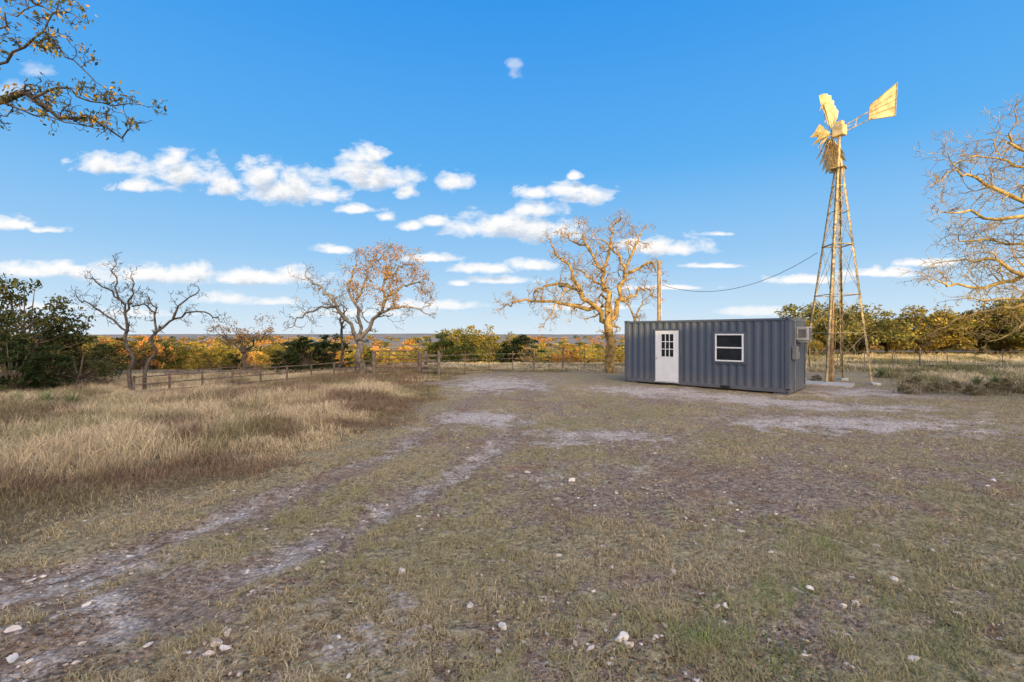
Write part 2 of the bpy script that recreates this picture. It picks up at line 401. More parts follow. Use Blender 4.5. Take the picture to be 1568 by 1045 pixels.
def hero(name,D,limbs,bark,o,seed,leafspec=None,dens=2.2,sub=1.3,dj=.8):
    rng=random.Random(seed);T=Tree()
    for l in limbs:
        pts=Lp(l[0],D,rng,dj if len(l)<5 else l[4])
        if l[3]==0: pts[0].z=float(gz(pts[0].x,pts[0].y))-.15
        if l[3]==0:
            T.tube([pts[0],pts[0].lerp(pts[1],.12)],[l[1]*1.5,l[1]*1.02],8)
            T.limb(pts,l[1],l[2],rng,o,dens*.25,sub*.7,.6,8)
        else: T.limb(pts,l[1],l[2],rng,o,dens,sub*l[3],.12)
    lf=None
    if leafspec: lf=leafspec(T,rng)
    return T.finish(name,bark,lf)
def px_of(v): return 784+F*v.x/v.y, 512-F*(v.z-H)/v.y
o1=dict(kink=.42,up=.02,rmin=.0075,maxlev=3,nc=[3,4,3,3],gn=.09)
hero('bare_oak_tree',24.0,[
 ([(936,574),(937,530),(931,492)],.27,.22,0),
 ([(932,495),(915,470),(893,455),(868,438),(840,436),(818,448)],.16,.05,1),
 ([(912,470),(880,468),(845,462),(810,460),(785,462),(772,470)],.12,.035,.6),
 ([(931,495),(930,450),(922,415),(905,385),(893,360)],.16,.04,1),
 ([(922,415),(935,380),(938,350),(950,335)],.10,.03,.8),
 ([(933,492),(950,455),(958,410),(975,375),(983,355)],.16,.04,.9),
 ([(955,425),(980,410),(1000,402),(1004,415)],.10,.03,.7),
 ([(893,455),(875,415),(855,392),(845,375)],.10,.03,.9),
 ([(868,438),(850,470),(838,490)],.06,.025,.7),
 ([(948,460),(975,450),(990,440),(1000,455)],.09,.03,.7),
 ([(905,385),(880,370),(862,358)],.07,.03,.8),
 ([(936,480),(925,440),(895,425),(880,400)],.09,.03,.9),
 ([(958,410),(945,385),(915,365)],.08,.03,.8),
],M_bark,o1,3,lambda T,r:([v[:] for v in T.L if r.random()<.24],3,.05,.07,[(.52,.29,.06),(.46,.32,.08)]),dens=3.2,sub=1.0,dj=1.0)
def lf2(T,r):
    out=[]
    for v in T.L:
        a,b_=px_of(v)
        if ((a-598)/68)**2+((b_-420)/52)**2<1 and r.random()<.75: out.append(v[:])
        elif r.random()<.04: out.append(v[:])
    return out,6,.055,.11,[(.46,.22,.045),(.34,.17,.045),(.42,.27,.07)]
hero('brown_leaf_oak_tree',22.5,[
 ([(552,580),(551,545),(548,520)],.20,.16,0),
 ([(548,522),(530,490),(512,472),(490,470),(468,480),(452,492)],.10,.03,1),
 ([(530,490),(505,455),(485,435),(468,425)],.09,.03,1),
 ([(549,520),(545,470),(535,430),(545,405)],.10,.03,1),
 ([(550,520),(572,492),(586,465),(588,430),(598,405)],.12,.03,1),
 ([(586,465),(612,440),(640,432),(652,450)],.08,.03,.9),
 ([(580,480),(610,470),(635,470),(650,480)],.07,.03,.8),
 ([(545,460),(560,425),(570,400),(585,392)],.07,.03,.9),
 ([(588,430),(612,410),(625,405)],.06,.03,.9),
],simple('grey_bark_mat',(.10,.085,.07),(.28,.24,.19),6,.9,.1),o1,8,lf2,dens=2.6,sub=.95,dj=.9)
o2=dict(kink=.42,up=.05,rmin=.007,maxlev=3,nc=[3,3,3,2],gn=.09)
hero('bare_mesquite_tree',18.3,[
 ([(206,604),(201,550),(195,505)],.085,.06,0),
 ([(195,505),(187,465),(178,430),(176,408)],.05,.02,.9),
 ([(196,508),(165,485),(140,465),(120,458)],.045,.02,.8),
 ([(190,480),(205,450),(200,425)],.045,.02,.8),
 ([(185,460),(160,440),(145,430)],.04,.02,.8)],M_barkd,o2,5,None,dens=3.8,sub=.62,dj=.5)
hero('bare_mesquite_tree',18.0,[
 ([(221,602),(230,550),(240,508)],.075,.06,0),
 ([(240,508),(265,488),(295,475),(320,482),(335,490)],.05,.02,.7),
 ([(240,508),(238,475),(228,455)],.045,.02,.9),
 ([(265,488),(285,460),(305,445)],.045,.02,.9),
 ([(238,480),(215,465),(205,470)],.04,.02,.7)],M_barkd,o2,6,None,dens=3.8,sub=.6,dj=.5)
hero('bare_oak_tree',32,[
 ([(376,584),(374,555),(372,540)],.17,.14,0),
 ([(372,540),(350,522),(335,512)],.09,.03,1),
 ([(372,540),(370,520),(362,505)],.09,.03,1),
 ([(373,540),(392,520),(405,512)],.09,.03,1)],M_barkd,o1,12,lambda T,r:([v[:] for v in T.L if r.random()<.5],5,.08,.12,[(.26,.16,.08),(.24,.17,.08)]),dens=2.8,sub=.9,dj=.7)
hero('bare_oak_tree',25.5,[
 ([(520,582),(521,540),(523,505)],.10,.07,0),
 ([(523,505),(520,480),(505,465)],.06,.02,.8),([(523,505),(528,480),(520,465)],.05,.02,.8)],M_barkd,o2,15,None,dens=2.5,sub=.7,dj=.5)
hero('bare_oak_tree',30,[
 ([(975,560),(975,520),(972,490)],.12,.1,0),
 ([(972,490),(962,465),(958,455)],.07,.02,1),([(972,490),(985,465),(992,455)],.07,.02,1)],M_bark,o1,16,None,dens=2.5,sub=.9,dj=.7)
o3=dict(kink=.34,up=.01,rmin=.006,maxlev=3,nc=[3,5,4,3],gn=.06)
hero('golden_bare_oak_tree',13.5,[
 ([(1690,630),(1685,560),(1675,520)],.30,.25,0),
 ([(1675,525),(1625,460),(1570,420),(1510,400),(1455,400)],.12,.02,1),
 ([(1675,520),(1630,400),(1590,330),(1535,290),(1490,265),(1450,265)],.12,.02,1),
 ([(1678,520),(1645,380),(1600,270),(1570,225),(1545,205)],.12,.02,1),
 ([(1670,530),(1600,480),(1550,470),(1500,480),(1450,500)],.10,.02,.8),
 ([(1590,330),(1540,340),(1490,330),(1445,325)],.07,.02,.9),
 ([(1570,420),(1520,440),(1470,440),(1435,430)],.07,.02,.8),
 ([(1600,270),(1555,255),(1500,240)],.06,.02,.8),
 ([(1620,470),(1570,490),(1530,520)],.06,.02,.6),
 ([(1625,460),(1580,380),(1530,365),(1470,370)],.07,.02,.9),
 ([(1610,300),(1600,220),(1590,180)],.07,.02,.9),
 ([(1600,440),(1560,460),(1500,460)],.05,.02,.8),
 ([(1680,510),(1700,380),(1720,280)],.14,.04,1),
],simple('golden_bark_mat',(.20,.14,.055),(.56,.41,.16),5,.9,.1),o3,21,lambda T,r:([v[:] for v in T.L if r.random()<.06],2,.03,.05,[(.55,.36,.08),(.5,.3,.07)]),dens=2.5,sub=.95,dj=.9)
o4=dict(kink=.38,up=.0,rmin=.0033,maxlev=3,nc=[3,3,3,2])
def lf4(T,r):
    return [v[:] for v in T.L if r.random()<(.34 if v.z>4.9 else .15)],3,.030,.035,[(.14,.15,.045),(.10,.11,.04),(.70,.42,.06),(.18,.18,.05),(.52,.33,.06)]  # gold tones paint sunlight into some leaves that hang in shadow
hero('overhanging_oak_tree',5.6,[
 ([(-420,820),(-430,600),(-400,380)],.26,.2,0,.1),
 ([(-400,400),(-220,180),(-90,160),(0,156),(55,150),(105,178),(150,192),(195,200)],.06,.008,.5,.1),
 ([(50,150),(90,135),(130,150),(170,162),(215,160)],.016,.005,.4,.1),
 ([(-60,158),(-10,100),(40,70),(75,60),(115,95),(145,125)],.02,.006,.45,.1),
 ([(-30,120),(-5,60),(20,30),(50,10)],.018,.006,.5,.1),
 ([(-400,380),(-200,0),(-60,-60),(20,-20),(65,10)],.09,.01,.5,.1),
 ([(0,156),(50,175),(100,188),(150,198)],.013,.005,.35,.1),
 ([(40,70),(70,30),(90,0)],.014,.005,.4,.1),
 ([(-100,160),(-40,180),(20,165)],.014,.005,.3,.1),
],M_barkd,o4,31,lf4,dens=5.4,sub=.5,dj=.1)

def leafy_mesh(name,seed,w,h,nclump,per,size,cols,shape='oak'):
    Rr=np.random.default_rng(seed);rng=random.Random(seed);T=Tree()
    trunkh=h*.28 if shape=='oak' else h*.08
    T.tube([Vector((0,0,-.6)),Vector((.05,0,trunkh))],[.16*h/4,.11*h/4],6)
    cs=[]
    for i in range(nclump):
        if shape=='oak':
            a=rng.uniform(0,6.283);rr=math.sqrt(rng.random())*w*.5;zz=trunkh*.8+(h-trunkh*.8)*rng.random()**.8*(1-.55*(rr/(w*.5))**2.2)
        else:
            zz=h*rng.random()**1.1;a=rng.uniform(0,6.283);rr=math.sqrt(rng.random())*w*.5*(1-(zz/h)**1.5*.75)
        c=Vector((math.cos(a)*rr,math.sin(a)*rr,zz));cs.append(c)
        if i%2==0:
            T.tube([Vector((0,0,trunkh*.8)),Vector((c.x*.5,c.y*.5,trunkh*.6+c.z*.4)),c],[.07*h/4,.04*h/4,.015],4)
    cs=np.array([c[:] for c in cs]);k=np.repeat(np.arange(nclump),per)
    cr=Rr.uniform(.5,1.1,nclump)*w*.11
    d=Rr.normal(0,1,(len(k),3));d/=np.linalg.norm(d,axis=1)[:,None];d*=Rr.random((len(k),1))**.4
    d[:,2]*=.7
    p=cs[k]+d*cr[k][:,None];p[:,2]=np.maximum(p[:,2],.05)
    shade=Rr.uniform(.6,1.3,nclump)[k]
    V,Fc,C=leafcards(p,size,np.array(cols),shade)
    tv=np.array([v[:] for v in T.V]);tf=np.array(T.F)
    allV=np.concatenate([tv,V]);allF=np.concatenate([tf,Fc+len(tv)])
    allC=np.concatenate([np.tile([.2,.16,.12],(len(tv),1)),C])
    ob=mesh_np(name,allV,allF,col=allC,mat=M_leaf);me=ob.data;bpy.data.objects.remove(ob);return me
GREEN=[(.18,.18,.05),(.12,.14,.04),(.25,.22,.06)]
DKG=[(.085,.095,.034),(.055,.068,.025),(.15,.135,.045)]
DARK=[(.05,.072,.028),(.075,.095,.035),(.035,.055,.02)]
YEL=[(.44,.33,.06),(.52,.36,.07),(.28,.26,.055),(.19,.19,.05)]
ORG=[(.54,.25,.055),(.44,.18,.045),(.40,.28,.08),(.55,.33,.09)]
oakG=[leafy_mesh('oakG',40+i,6,4.6,75,60,.12,GREEN) for i in range(3)]
oakD=[leafy_mesh('oakD',45+i,6,4.6,70,55,.10,DKG) for i in range(3)]
oakY=[leafy_mesh('oakY',50+i,6,4.6,65,60,.12,YEL) for i in range(3)]
oakO=[leafy_mesh('oakO',60+i,5.5,4.2,55,50,.12,ORG) for i in range(3)]
jun=[leafy_mesh('jun',70+i,3.6,4.4,75,60,.10,DARK,'j') for i in range(3)]
lo=lambda n,c,s:leafy_mesh(n,s,6,4.4,26,16,.42,c)
farT=[lo('farG',GREEN,80),lo('farY',YEL,81),lo('farO',ORG,82),lo('farO2',ORG,83),lo('farD',DARK,84)]
def place(me,name,x,y,sx=1,sz=1,parent=None,col=(1,1,1,1)):
    ob=bpy.data.objects.new(name,me);scene.collection.objects.link(ob)
    ob.location=(x,y,float(gz(x,y)));ob.scale=(sx,sx,sz);ob.rotation_euler=(0,0,random.uniform(0,6.28));ob.color=col
    if parent: ob.parent=parent
    return ob
def at(pxx,D): return (pxx-784)/F*D
for pxx,D,sx,sz,me in [(-30,20,1.0,1.10,oakD[0]),(38,22,.85,1.10,oakD[1]),(95,24,.8,.66,jun[0]),(20,18.5,.7,.55,jun[1]),(140,25,.8,.55,oakD[2]),(-90,22,1.2,1.15,oakD[1]),(75,20,.6,.45,jun[2]),(120,21,.6,.38,oakD[0]),(160,27,.6,.45,jun[0])]:
    place(me,'live_oak_tree' if me in oakD else 'juniper_tree',at(pxx,D),D,sx,sz)
for pxx,D,sx,sz,me,nm in [(470,27,.95,.50,jun[0],'juniper_tree'),(445,28,.8,.43,jun[1],'juniper_tree'),(505,28,.9,.50,jun[2],'juniper_tree'),
    (730,46,1.25,1.0,oakY[0],'live_oak_tree'),(700,44,1.0,.9,oakG[1],'live_oak_tree'),(762,48,1.0,.92,oakY[1],'live_oak_tree'),(805,40,1.3,.68,jun[0],'juniper_tree'),(780,42,1.1,.58,jun[1],'juniper_tree'),
    (680,40,1.1,.68,jun[2],'juniper_tree'),(715,38,.8,.45,jun[0],'juniper_tree'),(665,43,.8,.60,oakG[2],'live_oak_tree')]:
    place(me,nm,at(pxx,D),D,sx,sz)
line=bpy.data.objects.new('distant_tree_line',None);scene.collection.objects.link(line)
rg=random.Random(4)
def row(x0,x1,D0,D1,n,kinds,sc0,sc1):
    for i in range(n):
        D=rg.uniform(D0,D1);xx=at(rg.uniform(x0,x1),D);k=rg.choice(kinds);me=rg.choice(k);s_=rg.uniform(sc0,sc1);v=rg.uniform(.6,1.3)
        place(me,'tree_row_part',xx,D,s_*rg.uniform(.9,1.3),s_,line,(v,v*rg.uniform(.9,1.05),v,1))
row(1225,1700,42,54,24,[oakY,oakY,oakG],.85,1.25)
row(1225,1800,56,80,24,[oakY,oakO,oakG],1.2,1.6)
row(1230,1650,40,45,8,[oakY,jun],.4,.6)
row(-100,240,42,58,14,[oakY,oakG,oakO],.75,1.0)
row(120,440,52,80,26,[oakO,oakO,oakY,jun,oakG],.75,1.05)
row(250,440,40,50,6,[oakO,oakY,jun,jun],.45,.6)
row(430,560,50,80,12,[oakO,oakY,jun,oakG],.7,1.0)
row(560,650,50,80,9,[oakO,oakO,oakY,jun],.45,.75)
row(640,960,62,95,20,[oakO,oakG,oakY],.8,1.1)
row(840,960,44,57,9,[oakO,oakO,oakY],.45,.7)
row(950,1260,48,80,18,[oakG,oakY,oakO],.6,.9)
forest=bpy.data.objects.new('distant_forest',None);scene.collection.objects.link(forest)
for i in range(2300):
    D=95*math.exp(rg.random()*3.0);xx=rg.uniform(-1.3,1.3)*D
    if fbm(xx/70,D/70,201,2)>.60: continue
    me=rg.choice(farT);s_=rg.uniform(.8,1.25)*(1+D/900)
    v=rg.uniform(.75,1.25);place(me,'forest_part',xx,D,s_*1.3,s_,forest,(v,v,v,1))

# ---------------------------------------------------------------- part helpers
def boxmesh(name,bx,mat,parent=None,bevel=0):
    V=[];Fc=[]
    for (x0,x1,y0,y1,z0,z1) in bx:
        b0=len(V);V+=[(x0,y0,z0),(x1,y0,z0),(x1,y1,z0),(x0,y1,z0),(x0,y0,z1),(x1,y0,z1),(x1,y1,z1),(x0,y1,z1)]
        Fc+=[(b0,b0+3,b0+2,b0+1),(b0+4,b0+5,b0+6,b0+7),(b0,b0+1,b0+5,b0+4),(b0+1,b0+2,b0+6,b0+5),(b0+2,b0+3,b0+7,b0+6),(b0+3,b0,b0+4,b0+7)]
    ob=mesh_np(name,np.array(V,float),np.array(Fc),mat=mat,parent=parent)
    if bevel:
        md=ob.modifiers.new('b','BEVEL');md.width=bevel;md.segments=2
    return ob
def rods(name,segs,mat,parent=None,k=8):
    T=Tree()
    for p,q,r in segs: T.tube([Vector(p),Vector(q)],[r,r],k)
    return mesh_np(name,np.array([v[:] for v in T.V]),np.array(T.F),mat=mat,smooth=True,parent=parent)

# ---------------------------------------------------------------- container cabin
M_cont,nt,b=newmat('slate_paint_mat');n_=noise(nt,1.2,3,.6)
mp=N(nt,'ShaderNodeMapping');mp.inputs['Scale'].default_value=(9,9,.5);tcc=N(nt,'ShaderNodeTexCoord');nt.links.new(tcc.outputs['Object'],mp.inputs['Vector'])
ns=noise(nt,1.0,3,.6,mp.outputs[0])
c=mixc(nt,n_.outputs[0],(.066,.086,.120),(.090,.110,.146));c=mixc(nt,ramp(nt,ns.outputs[0],[(.55,0.),(.8,.35)]),c,(.17,.175,.185))
sz_=N(nt,'ShaderNodeSeparateXYZ');nt.links.new(tcc.outputs['Object'],sz_.inputs[0])
dz=math_(nt,'MULTIPLY',ramp(nt,sz_.outputs[2],[(.05,1.),(.6,0.)]),n_.outputs[0])
c=mixc(nt,math_(nt,'MULTIPLY',dz,.6),c,(.24,.20,.17))
nt.links.new(c,b.inputs['Base Color']);b.inputs['Roughness'].default_value=.5;b.inputs['Specular IOR Level'].default_value=.3
M_white=simple('white_paint_mat',(.70,.71,.72),(.78,.79,.80),3,.4,.4)
M_black=simple('black_mat',(.012,.012,.014),(.02,.02,.022),3,.6,.3)
M_glass,nt,b=newmat('window_glass_mat');b.inputs['Roughness'].default_value=.06;b.inputs['Specular IOR Level'].default_value=.35
nz=noise(nt,2);nt.links.new(ramp(nt,nz.outputs[0],[(.3,(.01,.014,.018)),(.7,(.025,.03,.038))]),b.inputs['Base Color'])
M_steel=simple('steel_mat',(.35,.35,.34),(.55,.55,.53),8,.5,.4)
L=6.2;W=2.44;HT=2.59
cab=bpy.data.objects.new('shipping_container_cabin',None);scene.collection.objects.link(cab)
cab.location=(9.33-.724*L,15.3+.689*L,.03);cab.rotation_euler=(0,0,math.atan2(-.689,.724))
def corr(length):
    pts=[];x=0;pitch=.278
    while x<length:
        for dx,dy in ((0,0),(.072,0),(.139,.036),(.211,.036)):
            if x+dx<length: pts.append((x+dx,dy))
        x+=pitch
    pts.append((length,0));return pts
def wall(name,length,place_):
    pts=corr(length);V=[];Fc=[]
    for (u,v) in pts:
        for z in (.15,HT-.1): V.append(place_(u,v,z))
    for i in range(len(pts)-1): Fc.append((2*i,2*i+2,2*i+3,2*i+1))
    return mesh_np(name,np.array(V,float),np.array(Fc),mat=M_cont,parent=cab)
wall('front_wall',L-.22,lambda u,v,z:(.11+u,.022+v,z))
wall('back_wall',L-.22,lambda u,v,z:(.11+u,W-.022-v,z))
wall('end_wall',W-.22,lambda u,v,z:(L-.022-v,.11+u,z))
wall('end_wall_far',W-.22,lambda u,v,z:(.022+v,.11+u,z))
fr_=[]
for x0 in (0,L-.14):
    for y0 in (.0,W-.12): fr_.append((x0,x0+.14,y0,y0+.12,.16,HT-.12))
fr_+=[(.14,L-.14,0.004,.07,HT-.1,HT-.02),(.14,L-.14,W-.07,W-.004,HT-.1,HT-.02),(.14,L-.14,.004,.07,.03,.16),(.14,L-.14,W-.07,W-.004,.03,.16)]
fr_+=[(L-.07,L-.004,.12,W-.12,HT-.12,HT-.02),(.004,.07,.12,W-.12,HT-.12,HT-.02),(L-.07,L-.004,.12,W-.12,.02,.16),(.004,.07,.12,W-.12,.02,.16)]
boxmesh('frame_rails',fr_,M_cont,cab,.006)
boxmesh('roof',[(.072,L-.072,.072,W-.072,HT-.06,HT-.03),(.08,L-.08,.08,W-.08,.10,.14)],M_cont,cab)
cc_=[]
for x0 in (-.008,L-.17):
    for y0 in (-.008,W-.155):
        for z0 in (.0,HT-.12): cc_.append((x0,x0+.178,y0,y0+.163,z0,z0+.12))
boxmesh('corner_castings',cc_,M_cont,cab,.012)
hol=[]
for x0 in (.05,L-.12):
    for z0 in (.035,HT-.085): hol.append((x0,x0+.07,-.0105,.02,z0,z0+.05))
for z0 in (.035,HT-.085): hol+= [(L-.02,L+.0105,.05,.11,z0,z0+.05)]
hol+=[(1.95,2.30,.001,.03,.04,.135),(3.95,4.30,.001,.03,.04,.135)]
boxmesh('casting_holes_and_fork_pockets',hol,M_black,cab)
boxmesh('top_rail_tabs',[(x,x+.05,-.004,.01,HT-.085,HT-.035) for x in np.arange(.45,6,.28)],M_cont,cab)
d0,d1,dz0,dz1=1.40,2.39,.13,2.17
boxmesh('door_frame',[(d0-.05,d0,-.02,.06,dz0-.02,dz1+.05),(d1,d1+.05,-.02,.06,dz0-.02,dz1+.05),(d0,d1,-.02,.06,dz1,dz1+.05)],M_cont,cab,.004)
w0,w1,wz0,wz1=d0+.27,d1-.22,1.12,2.02
boxmesh('door',[(d0+.01,d1-.01,-.005,.02,dz0,wz0),(d0+.01,d1-.01,-.005,.02,wz1,dz1-.01),(d0+.01,w0,-.005,.02,wz0,wz1),(w1,d1-.01,-.005,.02,wz0,wz1)],M_white,cab)
boxmesh('door_glass',[(w0,w1,.006,.012,wz0,wz1)],M_glass,cab)
mu=[]
for i in (1,2):
    xx=w0+(w1-w0)*i/3;mu.append((xx-.014,xx+.014,-.012,.004,wz0,wz1))
    zz=wz0+(wz1-wz0)*i/3;mu.append((w0,w1,-.009,.003,zz-.014,zz+.014))
mu+=[(w0-.03,w0,-.014,-.006,wz0-.03,wz1+.03),(w1,w1+.03,-.014,-.006,wz0-.03,wz1+.03),(w0,w1,-.014,-.006,wz1,wz1+.03),(w0,w1,-.014,-.006,wz0-.03,wz0)]
for (a,b_) in ((d0+.16,d0+.44),(d1-.44,d1-.16)):
    mu+=[(a,b_,-.012,-.006,.3,.32),(a,b_,-.012,-.006,.88,.90),(a,a+.02,-.012,-.006,.32,.88),(b_-.02,b_,-.012,-.006,.32,.88)]
boxmesh('door_muntins_and_panels',mu,M_white,cab)
rods('door_knob',[((d0+.08,-.055,1.05),(d0+.08,0,1.05),.028),((d0+.08,-.02,1.2),(d0+.08,0,1.2),.03)],M_steel,cab)
boxmesh('door_threshold',[(d0-.02,d1+.02,-.06,.02,.08,.128)],M_steel,cab,.004)
a0,a1,z0,z1=3.78,4.76,1.02,2.03
boxmesh('window_trim',[(a0-.09,a0-.001,-.006,.03,z0-.09,z1+.09),(a1+.001,a1+.09,-.006,.03,z0-.09,z1+.09),(a0-.001,a1+.001,-.006,.03,z1+.001,z1+.09),(a0-.001,a1+.001,-.006,.03,z0-.09,z0-.001)],M_cont,cab)
zm=(z0+z1)/2
boxmesh('window_frame',[(a0,a0+.05,-.045,.02,z0,z1),(a1-.05,a1,-.045,.02,z0,z1),(a0+.05,a1-.05,-.045,.02,z1-.05,z1),(a0+.05,a1-.05,-.045,.02,z0,z0+.05),(a0+.05,a1-.05,-.035,.02,zm-.025,zm+.025)],M_white,cab,.005)
boxmesh('window_glass',[(a0+.05,a1-.05,.0,.006,zm+.025,z1-.05),(a0+.05,a1-.05,-.012,-.006,z0+.05,zm-.025)],M_glass,cab)
M_ac=simple('ac_casing_mat',(.36,.36,.35),(.46,.46,.44),5,.5,.3)
boxmesh('air_conditioner',[(L-.03,L+.34,1.05,1.72,1.80,2.28)],M_ac,cab,.02)
boxmesh('air_conditioner_grille',[(L+.342,L+.352,1.10,1.67,1.84+i*.045,1.86+i*.045) for i in range(9)]+[(L+.05+i*.035,L+.065+i*.035,1.04,1.049,1.9,2.2) for i in range(7)],M_black,cab)
boxmesh('air_conditioner_bracket',[(L,L+.32,1.12,1.16,1.74,1.795),(L,L+.32,1.6,1.64,1.74,1.795)],M_steel,cab)
M_ebox=simple('grey_box_mat',(.16,.17,.18),(.22,.23,.24),5,.5,.3)
boxmesh('electric_box',[(L-.005,L+.13,.36,.66,1.15,1.6),(L-.005,L+.10,.85,1.0,1.2,1.4)],M_ebox,cab,.01)
rods('conduit',[((L+.05,.5,1.6),(L+.05,.5,2.5),.022),((L+.05,.5,.1),(L+.05,.5,1.15),.022)],M_ebox,cab)
boxmesh('foundation_blocks',[(.1,.5,.1,.5,-.12,-.002),(L-.5,L-.1,.1,.5,-.12,-.002),(L-.5,L-.1,W-.5,W-.1,-.12,-.002),(.1,.5,W-.5,W-.1,-.12,-.002)],M_steel,cab)
# ---------------------------------------------------------------- windmill
M_wm=simple('weathered_galvanized_mat',(.20,.155,.09),(.58,.47,.25),6,.6,.3)
M_bl=simple('weathered_blade_mat',(.42,.33,.15),(.74,.61,.33),3,.6,.3)
M_pipe=simple('rusty_pipe_mat',(.24,.14,.06),(.45,.30,.14),4,.7,.2)
wm=bpy.data.objects.new('windmill',None);scene.collection.objects.link(wm)
cx_,cy_=13.62,19.25;top=9.45
feet=[Vector((cx_+.90,cy_-.98,0)),Vector((cx_-.92,cy_-.82,0)),Vector((cx_-.80,cy_+.95,0)),Vector((cx_+.98,cy_+.86,0))]
for f in feet: f.z=float(gz(f.x,f.y))-.05
tc_=Vector((cx_+.20,cy_,top))
tops=[tc_+(f-Vector((cx_,cy_,f.z)))*.09 for f in feet]
tops=[Vector((t.x,t.y,top)) for t in tops]
def atz(i,z): 
    t=(z-feet[i].z)/(top-feet[i].z);return feet[i].lerp(tops[i],t)
V=[];Fc=[]
def plate(p,q,wv,tv):
    b0=len(V)
    for e in (p,q):
        V.extend([e,e+wv,e+wv+tv,e+tv])
    for j in range(4): Fc.append((b0+j,b0+(j+1)%4,b0+4+(j+1)%4,b0+4+j))
    Fc.append((b0,b0+1,b0+2,b0+3));Fc.append((b0+4,b0+5,b0+6,b0+7))
for i in range(4):
    nx_=(feet[(i+1)%4]-feet[i]);nx_.z=0;nx_.normalize();pv=(feet[i-1]-feet[i]);pv.z=0;pv.normalize()
    plate(feet[i],tops[i],nx_*.085,pv*.012);plate(feet[i],tops[i],pv*.085,nx_*.012)
mesh_np('tower_legs',np.array([v[:] for v in V]),np.array(Fc),mat=M_wm,parent=wm)
sg=[];lv=[.5,2.1,3.7,5.8,7.2,8.3]
for z in lv[1:]:
    for i in range(4): sg.append((atz(i,z),atz((i+1)%4,z),.018 if z!=5.8 else .03))
for a,bz in zip(lv[:-1],lv[1:]):
    for i in range(4):
        sg.append((atz(i,a),atz((i+1)%4,bz),.009));sg.append((atz((i+1)%4,a),atz(i,bz),.009))
rods('tower_girts_and_braces',sg,M_wm,wm,6)
rods('well_pipe',[((cx_-.1,cy_,-.1),(cx_-.03,cy_,5.9),.06),((cx_+.07,cy_,5.9),(cx_+.2,cy_,10.2),.02),((cx_-.28,cy_-.1,0),(cx_-.1,cy_-.1,3.5),.03)],M_pipe,wm)
ld=[];p=[atz(1,z)+Vector((.0,-.03,0)) for z in np.arange(.4,9.2,.38)];dv=(feet[0]-feet[1]).normalized()
for q in p: ld.append((q,q+dv*.26,.007))
ld.append((p[0]+dv*.26,p[-1]+dv*.26,.010));rods('ladder',ld,M_wm,wm,5)
hub=Vector((cx_+.23,cy_,10.62))
rods('mast',[((tc_.x,tc_.y,9.3),(hub.x,hub.y,10.9),.05)],M_wm,wm)
g=boxmesh('gearbox',[(-.17,.17,-.22,.22,-.2,.22),(-.12,.12,-.15,.15,.22,.42)],M_bl,wm,.03);g.location=hub;g.rotation_euler=(0,0,.5)
g=boxmesh('platform',[(-.26,.26,-.26+i*.11,-.26+i*.11+.08,0,.03) for i in range(5)],M_wm,wm);g.location=(tc_.x,tc_.y,9.05);g.rotation_euler=(0,0,.75)
view=Vector((hub.x,hub.y,0)).normalized();perp=Vector((-view.y,view.x,0))
an=math.radians(17);nrm=(perp*math.cos(an)+view*math.sin(an)).normalized();tang=Vector((-nrm.y,nrm.x,0))
wc=hub+nrm*.36+Vector((0,0,-.02));up=Vector((0,0,1));Rw=1.66
def wp(r,a,off=0): return wc+(up*math.cos(a)+tang*math.sin(a))*r+nrm*off
V=[];Fc=[];nb=30
for i in range(nb):
    a=2*math.pi*i/nb+.06
    dg=abs((math.degrees(a)+180)%360-180)
    if 34<dg<96: continue
    low=dg>90
    r_=random.Random(i);tw=math.radians((46 if low else 26)+r_.uniform(-10,10));rdir=(up*math.cos(a)+tang*math.sin(a));td=(tang*math.cos(a)-up*math.sin(a))
    rt=Rw*r_.uniform(.90,1.03)
    b0=len(V);r0=.25 if low else .42
    for k_,f_ in enumerate((0,.33,.66,1)):
        rr=r0+(rt-r0)*f_
        wdt=(.10+.17*f_) if low else (.05+.075*f_)
        wd=td*math.cos(tw)+nrm*math.sin(tw)
        bend=nrm*(r_.uniform(-.04,.06))
        V.append(wc+rdir*rr-wd*wdt+bend);V.append(wc+rdir*rr+rdir.cross(wd)*.035+bend);V.append(wc+rdir*rr+wd*wdt+bend)
    for k_ in range(3):
        for j in range(2):
            q=b0+k_*3+j;Fc.append((q,q+1,q+4,q+3))
w_=mesh_np('wheel_blades',np.array([v[:] for v in V]),np.array(Fc),mat=M_bl,parent=wm)
sg=[]
for rr in (.68,1.32):
    for i in range(36):
        a=2*math.pi*i/36;a2=2*math.pi*(i+1)/36;d_=abs((math.degrees(a)+180)%360-180)
        if 50<d_<96: continue
        sg.append((wp(rr,a),wp(rr,a2),.014))
for i in range(12):
    a=2*math.pi*i/12;d_=abs((math.degrees(a)+180)%360-180)
    if 50<d_<96: continue
    sg.append((wp(0,a,-.1),wp(1.32,a),.012));sg.append((wp(0,a,.12),wp(1.32,a),.010))
sg.append((hub,wc+nrm*.15,.05));rods('wheel_rims_and_spokes',sg,M_wm,wm,6)
td=Vector((.86,-.51,0)).normalized()
def onplane(pxx,py):
    r_=(pxx-784)/F;t=(r_*hub.y-hub.x)/(td.x-r_*td.y);D=hub.y+td.y*t
    return Vector((hub.x+td.x*t,D,H+(512-py)/F*D))
q=[onplane(*v) for v in ((1332,162),(1374,127),(1371,178),(1330,184))]
th=Vector((td.y,-td.x,0))*.01
V=[v-th for v in q]+[v+th for v in q]
mesh_np('tail_vane',np.array([v[:] for v in V]),np.array([(0,1,2,3),(7,6,5,4),(0,4,5,1),(1,5,6,2),(2,6,7,3),(3,7,4,0)]),mat=M_bl,parent=wm)
